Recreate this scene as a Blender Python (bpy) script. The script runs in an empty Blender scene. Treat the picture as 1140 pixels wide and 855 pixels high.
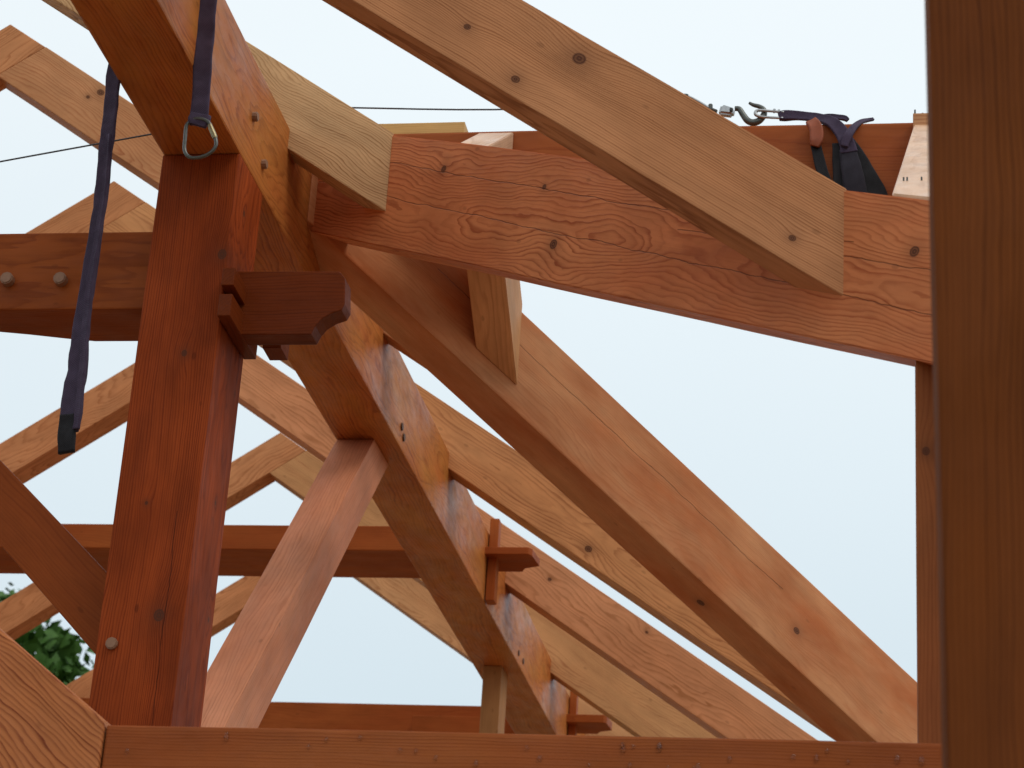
import bpy, bmesh, math, random
from mathutils import Vector, Matrix, noise
random.seed(7)
EYE = 1.7                                   # camera height above the ground
C = bpy.context.scene.collection
V = Vector
# ------------------------------------------------------------------ camera frame
F_PX = 2574.318; CX, CY = 570.0, 427.5      # focal length in pixels of the 1140 px wide photograph
hv = V((1007.3733-CX, 1532.5321-CY, F_PX)).normalized()     # image direction of world +Y (along the purlin)
zv = -V((983.919-CX, -5733.5427-CY, F_PX)).normalized()
zv = -zv if zv.y > 0 else zv
zv = (zv - hv*zv.dot(hv)).normalized()
xv = hv.cross(zv)
if xv.x < 0: xv = -xv
def at(px, py, axis, val):                  # the point of the place seen at a pixel, on the plane axis = val
    r = V((px-CX, py-CY, F_PX)); d = V((r.dot(xv), r.dot(hv), r.dot(zv)))
    return d * (val / d['XYZ'.index(axis)])
def aty(px, py, Y): return at(px, py, 'Y', Y)
# ------------------------------------------------------------------ object helpers
def tag(o, label=None, cat=None, group=None, kind=None):
    if label: o['label'] = label
    if cat: o['category'] = cat
    if group: o['group'] = group
    o['kind'] = kind or 'thing'
    return o
def empty(name, loc):
    o = bpy.data.objects.new(name, None); C.objects.link(o); o.location = V(loc)+V((0,0,EYE)); o.empty_display_size = .1
    return o
def link(name, bm, mat, parent=None, M=None, smooth=False):
    me = bpy.data.meshes.new(name); bmesh.ops.recalc_face_normals(bm, faces=bm.faces)
    if smooth:
        for f in bm.faces: f.smooth = True
    bm.to_mesh(me); bm.free(); me.materials.append(mat)
    o = bpy.data.objects.new(name, me); C.objects.link(o)
    M = Matrix.Translation((0,0,EYE)) @ (M or Matrix.Identity(4))
    if parent:
        o.parent = parent
        o.matrix_local = Matrix.Translation(-parent.location) @ M
    else: o.matrix_world = M
    return o
def frame(O, grain, up):
    x = V(grain).normalized(); z = V(up); z = (z - x*z.dot(x)).normalized(); y = z.cross(x)
    M = Matrix((x, y, z)).transposed().to_4x4(); M.translation = V(O); return M
def prism(name, O, A, B, poly, N, t, mat, grain, up, parent=None, bevel=.003, wave=0.0007):
    """polygon of (a,b) in the plane O + a*A + b*B, pushed t along N; local x runs along the grain"""
    O, A, B, N = V(O), V(A), V(B), V(N)
    M = frame(O, grain, up); Mi = M.inverted()
    bm = bmesh.new()
    lo = [bm.verts.new(Mi @ (O + A*a + B*b)) for a, b in poly]
    hi = [bm.verts.new(Mi @ (O + A*a + B*b + N*t)) for a, b in poly]
    n = len(poly)
    bm.faces.new(lo); bm.faces.new(hi[::-1])
    for i in range(n): bm.faces.new((lo[i], lo[(i+1) % n], hi[(i+1) % n], hi[i]))
    bmesh.ops.recalc_face_normals(bm, faces=bm.faces)
    # short cuts across the grain so that the arrises can wander a little
    xs = [v.co.x for v in bm.verts]; x0, x1 = min(xs), max(xs)
    k = int((x1-x0)/.12)
    if wave and k > 1:
        for i in range(1, k):
            g = bm.verts[:]+bm.edges[:]+bm.faces[:]
            bmesh.ops.bisect_plane(bm, geom=g, plane_co=(x0+(x1-x0)*i/k, 0, 0), plane_no=(1,0,0), dist=1e-5)
        sd = V((random.random()*50, random.random()*50, random.random()*50))
        for v in bm.verts:
            p = sd + V((v.co.x*2.2, v.co.y*.6, v.co.z*.6))
            v.co.y += wave*noise.noise(p)*2; v.co.z += wave*noise.noise(p+V((9,9,9)))*2
    if bevel:
        es = [e for e in bm.edges if len(e.link_faces) == 2 and e.calc_face_angle(0) > .3]
        bmesh.ops.bevel(bm, geom=es, offset=bevel, segments=2, profile=.6, affect='EDGES')
    return link(name, bm, mat, parent, M)
PX, PY, PZ = V((1,0,0)), V((0,1,0)), V((0,0,1))
def xz(name, Y, poly, t, mat, slope_deg=0, parent=None, **k):      # plank standing in the XZ plane, front at Y
    g = (math.cos(math.radians(slope_deg)), 0, math.sin(math.radians(slope_deg)))
    O = (poly[0][0], Y, poly[0][1])
    return prism(name, O, PX, PZ, [(a-O[0], b-O[2]) for a, b in poly], PY, t, mat, g, (-g[2], 0, g[0]), parent, **k)
def yz(name, X, poly, t, mat, slope_deg=0, parent=None, **k):      # in the YZ plane, from X to X+t ; poly of (Y,z)
    g = (0, math.cos(math.radians(slope_deg)), math.sin(math.radians(slope_deg)))
    O = (X, poly[0][0], poly[0][1])
    return prism(name, O, PY, PZ, [(a-O[1], b-O[2]) for a, b in poly], PX, t, mat, g, (0, -g[2], g[1]), parent, **k)
def cyl(name, c, axis, r, L, mat, parent=None, seg=16, r2=None, M=None):
    bm = bmesh.new(); a = V(axis).normalized()
    bmesh.ops.create_cone(bm, cap_ends=True, segments=seg, radius1=r, radius2=r if r2 is None else r2, depth=L)
    bmesh.ops.bevel(bm, geom=[e for e in bm.edges if e.calc_face_angle(0) > 1], offset=min(r, L)*.18, segments=2, affect='EDGES')
    R = a.to_track_quat('Z', 'Y').to_matrix().to_4x4(); R.translation = V(c)
    return link(name, bm, mat, parent, R, smooth=False)
def sweep(path, prof, closed=False, cap=True, bm=None):
    """path: list of (point, wide, thick, wdir, ndir); prof: list of (a,b) on the unit outline"""
    bm = bm or bmesh.new(); rings = []
    for p, w, h, wd, nd in path:
        rings.append([bm.verts.new(V(p) + V(wd)*(a*w/2) + V(nd)*(b*h/2)) for a, b in prof])
    n = len(prof); m = len(rings)
    for i in range(m if closed else m-1):
        A, B = rings[i], rings[(i+1) % m]
        for j in range(n): bm.faces.new((A[j], A[(j+1) % n], B[(j+1) % n], B[j]))
    if cap and not closed: bm.faces.new(rings[0][::-1]); bm.faces.new(rings[-1])
    return bm
CIRC = [(math.cos(i*math.pi/6), math.sin(i*math.pi/6)) for i in range(12)]
BAND = []
for i in range(24):
    a = i*math.pi/12; c, s = math.cos(a), math.sin(a)
    BAND.append((math.copysign(abs(c)**.35, c), math.copysign(abs(s)**.75, s)*(1-.35*math.exp(-(c*3)**2))))
def smooth_pts(pts, n=6, closed=False):
    """Catmull-Rom through tuples"""
    out = []; N = len(pts)
    rng = range(N) if closed else range(N-1)
    for i in rng:
        g = lambda k: pts[(k) % N] if closed else pts[max(0, min(N-1, k))]
        p0, p1, p2, p3 = g(i-1), g(i), g(i+1), g(i+2)
        for j in range(n):
            t = j/n
            out.append(tuple(.5*((2*b)+(-a+c)*t+(2*a-5*b+4*c-d)*t*t+(-a+3*b-3*c+d)*t**3) for a, b, c, d in zip(p0, p1, p2, p3)))
    if not closed: out.append(tuple(pts[-1]))
    return out
def tube(name, pts, mat, parent=None, closed=False, n=6):          # pts: (x,y,z,radius)
    P = smooth_pts(pts, n, closed); path = []
    nd = None
    for i, p in enumerate(P):
        a = V(P[(i-1) % len(P)][:3]) if (closed or i) else V(p[:3]); b = V(P[(i+1) % len(P)][:3]) if (closed or i < len(P)-1) else V(p[:3])
        d = (b-a).normalized()
        nd = d.orthogonal().normalized() if nd is None else (nd - d*nd.dot(d)).normalized()
        path.append((p[:3], p[3]*2, p[3]*2, d.cross(nd), nd))
    return link(name, sweep(path, CIRC, closed), mat, parent, None, smooth=True)
def ribbon(name, pts, wdirs, mat, parent=None, thick=.006, n=8, wrinkle=.0015):   # pts: (x,y,z,width)
    P = smooth_pts([tuple(p)+tuple(w) for p, w in zip(pts, wdirs)], n); path = []
    for i, p in enumerate(P):
        d = (V(P[min(i+1, len(P)-1)][:3])-V(P[max(i-1, 0)][:3])).normalized()
        w = V(p[4:7]); w = (w-d*w.dot(d)).normalized(); nd = d.cross(w)
        q = V(p[:3]) + nd*wrinkle*noise.noise(V(p[:3])*28) + w*wrinkle*.6*noise.noise(V(p[:3])*23+V((5,5,5)))
        path.append((q, p[3]*(1+.09*noise.noise(V(p[:3])*30)), thick*(1+.5*noise.noise(V(p[:3])*40)), w, nd))
    return link(name, sweep(path, BAND), mat, parent, None, smooth=True)
# ------------------------------------------------------------------ materials
class NT:
    def __init__(s, name):
        s.m = bpy.data.materials.new(name); s.m.use_nodes = True; s.t = s.m.node_tree; s.N = s.t.nodes; s.L = s.t.links
        s.b = s.N['Principled BSDF']
    def n(s, typ, **k):
        o = s.N.new(typ)
        for a, v in k.items():
            if a.startswith('i_'): 
                key = a[2:]; o.inputs[int(key) if key.isdigit() else key].default_value = v
            else: setattr(o, a, v)
        return o
    def put(s, v, sock):
        if hasattr(v, 'links') or isinstance(v, bpy.types.NodeSocket): s.L.new(v, sock)
        else: sock.default_value = v
    def m_(s, op, a, b=0.0, c=None, clamp=False):
        o = s.n('ShaderNodeMath', operation=op, use_clamp=clamp); s.put(a, o.inputs[0]); s.put(b, o.inputs[1])
        if c is not None: s.put(c, o.inputs[2])
        return o.outputs[0]
    def noise(s, vec, scale, detail=3, rough=.55, dist=0):
        o = s.n('ShaderNodeTexNoise'); o.inputs['Scale'].default_value = scale; o.inputs['Detail'].default_value = detail
        o.inputs['Roughness'].default_value = rough; o.inputs['Distortion'].default_value = dist; s.L.new(vec, o.inputs['Vector']); return o.outputs['Fac']
    def vscale(s, vec, sc, off=(0,0,0)):
        o = s.n('ShaderNodeMapping'); o.inputs['Scale'].default_value = sc; o.inputs['Location'].default_value = off; s.L.new(vec, o.inputs['Vector']); return o.outputs[0]
    def mix(s, f, a, b, mode='MIX'):
        o = s.n('ShaderNodeMix', data_type='RGBA', blend_type=mode); s.put(f, o.inputs[0])
        s.put(a if not isinstance(a, tuple) else a+(1,), o.inputs[6]); s.put(b if not isinstance(b, tuple) else b+(1,), o.inputs[7]); return o.outputs[2]
    def ramp(s, f, *st):
        o = s.n('ShaderNodeValToRGB'); e = o.color_ramp.elements
        while len(e) < len(st): e.new(.5)
        for x, (p, c) in zip(e, st): x.position = p; x.color = (c, c, c, 1) if isinstance(c, (int, float)) else c+(1,)
        s.L.new(f, o.inputs[0]); return o.outputs[0]
SEED = [0]
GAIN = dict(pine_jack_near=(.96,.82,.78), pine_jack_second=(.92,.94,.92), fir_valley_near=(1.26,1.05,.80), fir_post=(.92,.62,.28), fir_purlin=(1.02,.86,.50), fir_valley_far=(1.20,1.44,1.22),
            pine_rafter=(1.03,.93,.90), pine_rafter_left=(1.0,.88,.80), fir_brace=(.69,.42,.20), fir_tie=(.70,.46,.20), fir_tenon=(.60,.43,.16), fir_strut=(1.18,1.04,.88), fir_girt=(.68,.52,.30),
            fir_slanted=(.80,.60,.42), fir_corner_post=(.85,.70,.52), fir_near_post=(.84,.52,.26), pine_jack_far=(1.15,1.0,1.15), fir_far_tie=(.85,.66,.36), fir_ridge=(.80,.62,.38), pine_stub=(.85,.8,.75), wet_pine=(1,.95,.95))
def wood(name, light, dark, spacing=.006, pith=(.15, -.1), warp=.02, along=.8, contrast=.7, knots=(), checks=(), rough=.5, wet=0.0, stain=None, stain_amt=.5, speck=.3, yknots=()):
    """growth rings round a pith line off the timber, bent by noise and round each knot; local x is the grain"""
    SEED[0] += 1; sd = SEED[0]*3.7
    gn = GAIN.get(name, (1, 1, 1)); light, dark = [tuple(min(.85, c*g) for c, g in zip(q, gn)) for q in (light, dark)]
    if stain: stain = tuple(c*g for c, g in zip(stain, gn))
    k = NT(name); tc = k.n('ShaderNodeTexCoord'); P = tc.outputs['Object']
    sp = k.n('ShaderNodeSeparateXYZ'); k.L.new(P, sp.inputs[0]); x, y, z = sp.outputs
    big = k.noise(k.vscale(P, (along, 2.2, 2.2), (sd, sd*.3, 0)), 1.6, 2, .5)
    mid = k.noise(k.vscale(P, (along*3, 9, 9), (0, sd, sd)), 1.6, 3, .55)
    dy = k.m_('SUBTRACT', y, pith[0]); dz = k.m_('SUBTRACT', z, pith[1])
    r = k.m_('SQRT', k.m_('ADD', k.m_('MULTIPLY', dy, dy), k.m_('MULTIPLY', dz, dz)))
    r = k.m_('ADD', r, k.m_('MULTIPLY', k.m_('SUBTRACT', big, .5), warp*4))
    r = k.m_('ADD', r, k.m_('MULTIPLY', k.m_('SUBTRACT', mid, .5), warp*.7))
    kn = None
    def one(ax, bx, cx_, cz_, rad, r):
        nonlocal kn
        ddx = k.m_('MULTIPLY', k.m_('SUBTRACT', ax, cx_), .8); ddz = k.m_('SUBTRACT', bx, cz_)
        d2 = k.m_('ADD', k.m_('MULTIPLY', ddx, ddx), k.m_('MULTIPLY', ddz, ddz))
        dd = k.m_('ADD', k.m_('SQRT', d2), k.m_('MULTIPLY', k.m_('SUBTRACT', mid, .5), rad*.9))
        ddx2 = k.m_('MULTIPLY', ddx, .55)
        e2 = k.m_('ADD', k.m_('MULTIPLY', ddx2, ddx2), k.m_('MULTIPLY', ddz, ddz))
        g = k.m_('EXPONENT', k.m_('DIVIDE', e2, -(rad*3.0)**2))
        r = k.m_('ADD', r, k.m_('MULTIPLY', g, rad*1.6))
        mask = k.m_('SUBTRACT', 1.0, k.m_('DIVIDE', k.m_('SUBTRACT', dd, rad*.75), rad*.35), clamp=True)
        halo = k.m_('MULTIPLY', k.m_('EXPONENT', k.m_('DIVIDE', d2, -(rad*2.0)**2)), .35)
        ringk = k.m_('MULTIPLY', k.m_('ADD', k.m_('SINE', k.m_('DIVIDE', dd, rad*.07)), 1), .12)
        mk = k.m_('MAXIMUM', k.m_('SUBTRACT', mask, k.m_('MULTIPLY', ringk, mask)), halo)
        kn = mk if kn is None else k.m_('MAXIMUM', kn, mk)
        return r
    for cx_, cz_, rad in knots: r = one(x, z, cx_, cz_, rad, r)
    for cx_, cy_, rad in yknots: r = one(x, y, cx_, cy_, rad, r)
    wob = k.noise(k.vscale(P, (.15, 1, 1), (sd, 1, sd)), 26, 2, .6)
    r = k.m_('ADD', r, k.m_('MULTIPLY', k.m_('SUBTRACT', wob, .5), spacing*2.2))
    fine = k.noise(k.vscale(P, (7, 60, 60), (sd, 1, 2)), 1.0, 3, .65)
    r = k.m_('ADD', r, k.m_('MULTIPLY', k.m_('SUBTRACT', fine, .5), spacing*.55))
    yr = k.m_('FLOOR', k.m_('DIVIDE', r, spacing)); wn = k.n('ShaderNodeTexWhiteNoise', noise_dimensions='1D'); k.L.new(yr, wn.inputs['W']); year = wn.outputs['Value']
    ph = k.m_('FRACT', k.m_('DIVIDE', r, spacing))
    # slow earlywood, short dark latewood; ring strength drifts
    band = k.ramp(ph, (0, .15), (.35, .0), (.62, .35), (.86, 1.0), (.95, .9), (1.0, .15))
    amp = k.noise(k.vscale(P, (.5, 14, 14), (sd, 0, 4)), 2.5, 2, .5)
    band = k.m_('MULTIPLY', k.m_('MULTIPLY', band, k.m_('ADD', .30, k.m_('MULTIPLY', amp, 1.1))), k.m_('ADD', .45, k.m_('MULTIPLY', year, .75)))
    fib = k.noise(k.vscale(P, (5, 260, 260), (0, 0, sd)), 1.0, 2, .6)
    fib2 = k.noise(k.vscale(P, (1.5, 40, 40), (0, sd, 0)), 1.0, 2, .5)
    f = k.m_('ADD', k.m_('MULTIPLY', band, contrast*1.3), k.m_('MULTIPLY', k.m_('SUBTRACT', fib, .5), .55)); f = k.m_('ADD', f, k.m_('MULTIPLY', k.m_('SUBTRACT', fib2, .5), .5), clamp=True)
    col = k.mix(f, tuple(min(.9, c*1.07) for c in light), tuple(c*.90 for c in dark))
    pat = k.noise(k.vscale(P, (1.2, 3.5, 3.5), (sd, 3, 1)), 2.2, 4, .6)
    if stain:
        col = k.mix(k.m_('MULTIPLY', k.ramp(pat, (.35, 0.0), (.68, 1.0)), stain_amt), col, stain)
    tone = k.noise(k.vscale(P, (2, 5, 5), (1, sd, 1)), 3, 4, .6)
    col = k.mix(1.0, col, k.ramp(tone, (.2, .80), (.8, 1.16)), 'MULTIPLY')
    tone2 = k.noise(k.vscale(P, (.7, 1.5, 1.5), (sd, 7, sd)), 2.2, 2, .5)
    col = k.mix(1.0, col, k.ramp(tone2, (.25, (.88, .80, .74)), (.75, (1.10, 1.12, 1.14))), 'MULTIPLY')
    if kn is not None: col = k.mix(kn, col, (.085, .030, .016))
    # small dark specks and dirt
    vo = k.n('ShaderNodeTexVoronoi', feature='F1'); vo.inputs['Scale'].default_value = 9; k.L.new(k.vscale(P, (.8, 1.6, 1.6), (sd, sd, 0)), vo.inputs['Vector'])
    spk = k.ramp(vo.outputs['Distance'], (0.0, 1.0), (.055, .9), (.085, 0.0))
    col = k.mix(k.m_('MULTIPLY', spk, speck), col, tuple(c*.35 for c in dark))
    ht = k.m_('MULTIPLY', f, .5)
    for cz_, x0, x1, slope in checks:      # drying cracks along the grain
        wob = k.m_('MULTIPLY', k.m_('SUBTRACT', k.noise(k.vscale(P, (3, .1, .1), (sd, cz_*99, 0)), 2.0, 4, .6), .5), .022)
        d = k.m_('ABSOLUTE', k.m_('SUBTRACT', k.m_('SUBTRACT', z, k.m_('MULTIPLY', x, slope)), k.m_('ADD', wob, cz_)))
        wth = k.m_('MULTIPLY', k.noise(k.vscale(P, (9, .1, .1), (cz_*50, 0, 0)), 1.5, 3, .6), .0030)
        line = k.m_('SUBTRACT', 1.0, k.m_('DIVIDE', d, wth), clamp=True)
        win = k.m_('MULTIPLY', k.m_('GREATER_THAN', x, x0), k.m_('LESS_THAN', x, x1)); line = k.m_('MULTIPLY', line, win)
        col = k.mix(k.m_('MULTIPLY', line, .9), col, tuple(c*.18 for c in dark)); ht = k.m_('SUBTRACT', ht, k.m_('MULTIPLY', line, 2.0))
    k.L.new(col, k.b.inputs['Base Color'])
    wetn = k.noise(k.vscale(P, (3, 6, 6), (4, sd, 4)), 2.5, 5, .7)
    rg = k.ramp(wetn, (.35, min(1, rough+.12)), (.6, rough), (.72, max(.08, rough-.22*wet-.05)))
    k.L.new(rg, k.b.inputs['Roughness'])
    k.b.inputs['Specular IOR Level'].default_value = .08
    if wet:
        k.L.new(k.m_('MULTIPLY', k.ramp(wetn, (.38, .15), (.62, 1.0)), wet*.5), k.b.inputs['Coat Weight']); k.b.inputs['Coat Roughness'].default_value = .30
        gr = k.noise(P, 300, 2, .6); ht = k.m_('ADD', ht, k.m_('MULTIPLY', gr, wet*1.2))
    bp = k.n('ShaderNodeBump'); bp.inputs['Strength'].default_value = .45; bp.inputs['Distance'].default_value = .0012
    k.L.new(ht, bp.inputs['Height']); k.L.new(bp.outputs[0], k.b.inputs['Normal'])
    if wet:
        b2 = k.n('ShaderNodeBump'); b2.inputs['Strength'].default_value = .8; b2.inputs['Distance'].default_value = .0028
        k.L.new(k.m_('ADD', ht, k.noise(P, 90, 3, .6)), b2.inputs['Height']); k.L.new(b2.outputs[0], k.b.inputs['Coat Normal'])
    return k.m
PINE = ((.53, .285, .135), (.36, .150, .058)); HONEY = ((.56, .32, .165), (.42, .20, .09)); RED = ((.40, .145, .066), (.25, .065, .028)); DEEP = ((.32, .085, .034), (.20, .042, .017))
FIR = ((.42, .175, .08), (.30, .10, .042))
def plain(name, col, rough=.5, metal=0.0, ns=0, amt=.3):
    k = NT(name); k.b.inputs['Roughness'].default_value = rough; k.b.inputs['Metallic'].default_value = metal
    tc = k.n('ShaderNodeTexCoord'); P = tc.outputs['Object']
    n = k.noise(P, ns or 60, 4, .6)
    k.L.new(k.mix(n, tuple(c*(1-amt) for c in col), tuple(min(1, c*(1+amt)) for c in col)), k.b.inputs['Base Color'])
    b = k.n('ShaderNodeBump'); b.inputs['Strength'].default_value = .25; b.inputs['Distance'].default_value = .001; k.L.new(n, b.inputs['Height']); k.L.new(b.outputs[0], k.b.inputs['Normal'])
    return k.m
def webbing(name, col):
    k = NT(name); tc = k.n('ShaderNodeTexCoord'); P = tc.outputs['Object']
    w = k.n('ShaderNodeTexWave', bands_direction='DIAGONAL'); w.inputs['Scale'].default_value = 150; w.inputs['Distortion'].default_value = 1.5; k.L.new(P, w.inputs['Vector'])
    n = k.noise(P, 30, 4, .6)
    c = k.mix(k.m_('MULTIPLY', w.outputs['Fac'], .35), col, tuple(x*.45 for x in col)); c = k.mix(k.ramp(n, (.35, 0.0), (.75, .5)), c, tuple(min(1, x*1.9+.015) for x in col))
    k.L.new(c, k.b.inputs['Base Color']); k.b.inputs['Roughness'].default_value = .75
    k.b.inputs['Sheen Weight'].default_value = .04; k.b.inputs['Specular IOR Level'].default_value = .2
    b = k.n('ShaderNodeBump'); b.inputs['Strength'].default_value = .5; b.inputs['Distance'].default_value = .001; k.L.new(k.m_('ADD', w.outputs['Fac'], k.m_('MULTIPLY', n, 2.0)), b.inputs['Height']); k.L.new(b.outputs[0], k.b.inputs['Normal'])
    return k.m
m_purple = webbing('purple_webbing', (.046, .030, .058)); m_black = webbing('black_webbing', (.009, .008, .010))
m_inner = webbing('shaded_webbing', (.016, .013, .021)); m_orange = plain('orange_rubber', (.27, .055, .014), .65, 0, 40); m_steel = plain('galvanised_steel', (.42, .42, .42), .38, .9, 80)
m_grey = plain('painted_steel', (.105, .11, .10), .35, .6, 80); m_dark = plain('dark_steel', (.06, .06, .055), .4, .8)
m_cable = plain('steel_cable', (.06, .06, .065), .5, .6); m_brass = plain('worn_brass', (.30, .25, .14), .4, .8, 90)
m_peg = plain('oak_peg', (.26, .13, .07), .6, 0, 70); m_pegd = plain('weathered_peg', (.10, .045, .022), .6, 0, 90)
m_hole = plain('hole_dark', (.02, .009, .005), .9, 0, 90)
kd = NT('water'); kd.b.inputs['Base Color'].default_value = (1, 1, 1, 1); kd.b.inputs['Roughness'].default_value = .02; kd.b.inputs['IOR'].default_value = 1.33; kd.b.inputs['Transmission Weight'].default_value = 1; m_water = kd.m

def peg(parent, c, axis, r, L=.02, mat=None, name='peg'):
    return cyl(name, c, axis, r, L, mat or m_peg, parent, 10)
def drops(parent, pts, r=.0035, stretch=1.5):
    me = None
    for p in pts:
        if me is None:
            bm = bmesh.new(); bmesh.ops.create_uvsphere(bm, u_segments=10, v_segments=8, radius=1)
            o = link('water_drop', bm, m_water, parent, smooth=True); me = o.data
        else:
            o = bpy.data.objects.new('water_drop', me); C.objects.link(o); o.parent = parent
        s = r*random.uniform(.7, 1.2)
        o.matrix_local = Matrix.Translation(V(p)+V((0,0,EYE))-parent.location) @ Matrix.Diagonal((s, s*.7, s*stretch*random.uniform(.8, 1.3), 1))
# ------------------------------------------------------------------ the measured frame (metres, eye at the origin)
XL, XR = -1.7115, -1.5233; ZB, ZT = 2.539, 2.810           # purlin
RX, RZ, S = -2.8626, 3.8815, .6782                          # ridge line and roof pitch
zr = lambda X: RZ - S*(X-RX)
PITCH = math.degrees(math.atan(S))
def px_local(obj, p):  # world(eye) point to local of an object matrix
    return p
# --- purlin (the big timber running away from the camera)
def yzlocal(Y0, Y, z, z0): return (Y-Y0, z-z0)
t = empty('purlin', (XR, 3.2, ZB))
m = wood('fir_purlin', (.43, .155, .066), (.27, .068, .028), .0085, (.10, .16), .035, .7, .75, rough=.42, wet=.30, stain=(.46, .235, .085), stain_amt=.55)
yz('shaft', XL, [(3.2, ZB), (12.2, ZB), (12.2, ZT), (3.2, ZT)], XR-XL, m, 0, t, bevel=.006)
for i, (a, b) in enumerate([(282,130), (292,183), (447,475), (449,487), (577,727), (582,736)]):
    p = at(a, b, 'X', XR); peg(t, p, (1, 0, 0), .012 if i < 2 else .013, .024 if i < 2 else .010, m_peg if i < 2 else m_pegd)
tag(t, 'massive reddish purlin running away from top left, wet and glossy on its right side', 'beam')
# --- queen post
t = empty('timber_post', (XL, 4.6, -EYE))
def kp(px, py, r): p = aty(px, py, 4.6); return (p.z+EYE, -(p.x-XL), r)
def ks(px, py, r): p = at(px, py, 'X', XR); return (p.z+EYE, p.y-4.6, r)
m = wood('fir_post', (.34, .092, .038), (.22, .048, .020), .006, (.09, .30), .03, .35, .95, knots=[kp(177, 685, .0135), kp(247, 283, .011), kp(205, 393, .008), kp(163, 560, .005)], yknots=[ks(232, 690, .006), ks(272, 238, .007), ks(240, 560, .005)], rough=.55, wet=0, stain=(.17, .040, .016), stain_amt=.75, speck=.5, checks=[(-.152, 2.2, 3.35, .002), (-.055, 1.7, 2.75, -.003)])
xz('shaft', 4.6, [(XL, -EYE), (XR, -EYE), (XR, ZB-.001), (XL, ZB-.001)], .211, m, 90, t, bevel=.004)
p = aty(125, 717, 4.6); peg(t, p, (0, -1, 0), .0135, .02, m_peg)
tag(t, 'dark red square post left of centre, holding up the big purlin', 'post')
# --- first tie beam, its through tenon and wedges
t = empty('tie_beam', (XL, 4.64, 2.158))
m = wood('fir_tie', (.40, .150, .062), (.28, .085, .034), .007, (.1, .25), .02, .5, .5, rough=.5, wet=.1, stain=(.30, .09, .035), stain_amt=.5)
pl = [(-4.6, 4.64), (XL-.001, 4.64), (XL-.001, 4.826), (-1.90, 4.826), (-1.965, 4.81), (-2.05, 4.785), (-2.13, 4.765), (-2.3, 4.75), (-4.6, 4.75)]
prism('shaft', (0, 0, 2.158), PX, PY, pl, PZ, .199, m, (1, 0, 0), (0, 0, 1), t, bevel=.004)
for a, b in [(10, 313), (69, 313)]: peg(t, aty(a, b, 4.64)-V((0, .006, 0)), (0, -1, 0), .0155, .03, m_peg)
mt = wood('fir_tenon', (.23, .060, .026), (.15, .032, .014), .007, (.1, .2), .02, .6, .45, rough=.42, wet=.2)
def P2(px, py, Y=4.665): q = aty(px, py, Y); return (q.x, q.z)
tp = [(XR+.001, P2(262, 302)[1]), P2(378, 302), P2(384, 309), P2(384, 338), P2(380, 345), P2(368, 349), P2(358, 355), P2(351, 363), P2(346, 372), (XR+.001, P2(346, 372)[1])]
xz('through_tenon', 4.665, tp, .062, mt, 0, t, bevel=.0025)
for (a, b, c, d) in [(246, 297, 252, 318), (244, 326, 251, 352)]:
    z0, z1 = at(252, b, 'Y', 4.56).z, at(252, d, 'Y', 4.56).z
    yz('wedge', XR+.0035, [(4.565, z1+.004), (4.80, z1-.002), (4.80, z0-.006), (4.565, z0)], .030, mt, 0, t, bevel=.002)
yz('wedge', XR+.045, [(4.80, 2.128), (4.87, 2.126), (4.87, 2.19), (4.80, 2.19)], .045, mt, 0, t, bevel=.002)
tag(t, 'tie beam with two round pegs, its carved end sticking out right of the dark post', 'beam', 'tie beams with through tenons')
# --- knee brace from the post up to the left
t_m = wood('fir_brace', (.36, .140, .058), (.26, .085, .034), .007, (.1, .2), .02, .5, .4, rough=.5, stain=(.27, .085, .032), stain_amt=.4)
def zq(a, b): q = aty(a, b, 4.68); return (q.x, q.z)
q1, q2, q3, q4 = zq(0, 520), zq(115, 650), zq(0, 607), zq(106, 742)
sl = (q2[1]-q1[1])/(q2[0]-q1[0])
X0 = -2.30; zt0 = q1[1]+sl*(X0-q1[0]); zb0 = q3[1]+sl*(X0-q3[0])
o = xz('knee_brace', 4.68, [(X0, zb0), (XL-.001, q4[1]), (XL-.001, q2[1]), (X0-.02, zt0+.02)], .085, t_m, math.degrees(math.atan(sl)))
tag(o, 'brown knee brace slanting down from the left edge into the dark red post', 'brace')
# --- long brace behind the post, up to the purlin
m = wood('fir_strut', (.50, .235, .145), (.38, .145, .080), .006, (.08, .22), .02, .5, .5, rough=.5, wet=.1, stain=(.42, .15, .08), stain_amt=.5)
o = yz('brace', -1.708, [(4.813, ZB-(6.42-4.813)), (6.42, ZB-.001), (6.635, ZB-.001), (4.813, ZB-(6.635-4.813))], .118, m, 45)
tag(o, 'pinkish brace rising from behind the dark post up to the underside of the purlin', 'brace')
# --- common rafters
GROUP = 'common rafters along the ridge'
def rafter_right(Y, Xend, t, dep, mat, label, start=None, Xs=None, endcut=None):
    # starts under its left partner, runs down to the right with a plumb cut
    depL = .18
    if Xs is None:
        a = RX + depL/(2*S)                       # on the top, where the partner's underside meets it
        b = RX + (depL-dep)/(2*S)                 # where the partner's underside meets this one's underside
        poly = [(b, zr(b)-dep), (Xend, zr(Xend)-dep), (Xend, zr(Xend)), (a, zr(a))]
        poly = [(b+.0015, poly[0][1]), poly[1], poly[2], (a+.0015, poly[3][1])]
    else: poly = [(Xs, zr(Xs)-dep), (Xend, zr(Xend)-dep), (Xend, zr(Xend)), (Xs, zr(Xs))]
    o = xz('rafter', Y, poly, t, mat, -PITCH)
    return tag(o, label, 'rafter', GROUP)
def rafter_left(Y, Xend, t, mat, label, depL=.18):
    zl = lambda X: RZ + S*(X-RX)
    a = RX + depL/(2*S)
    poly = [(Xend, zl(Xend)-depL), (a, zr(a)), (RX, RZ), (Xend, zl(Xend))]
    o = xz('rafter', Y, poly, t, mat, PITCH)
    return tag(o, label, 'rafter', GROUP)
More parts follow.
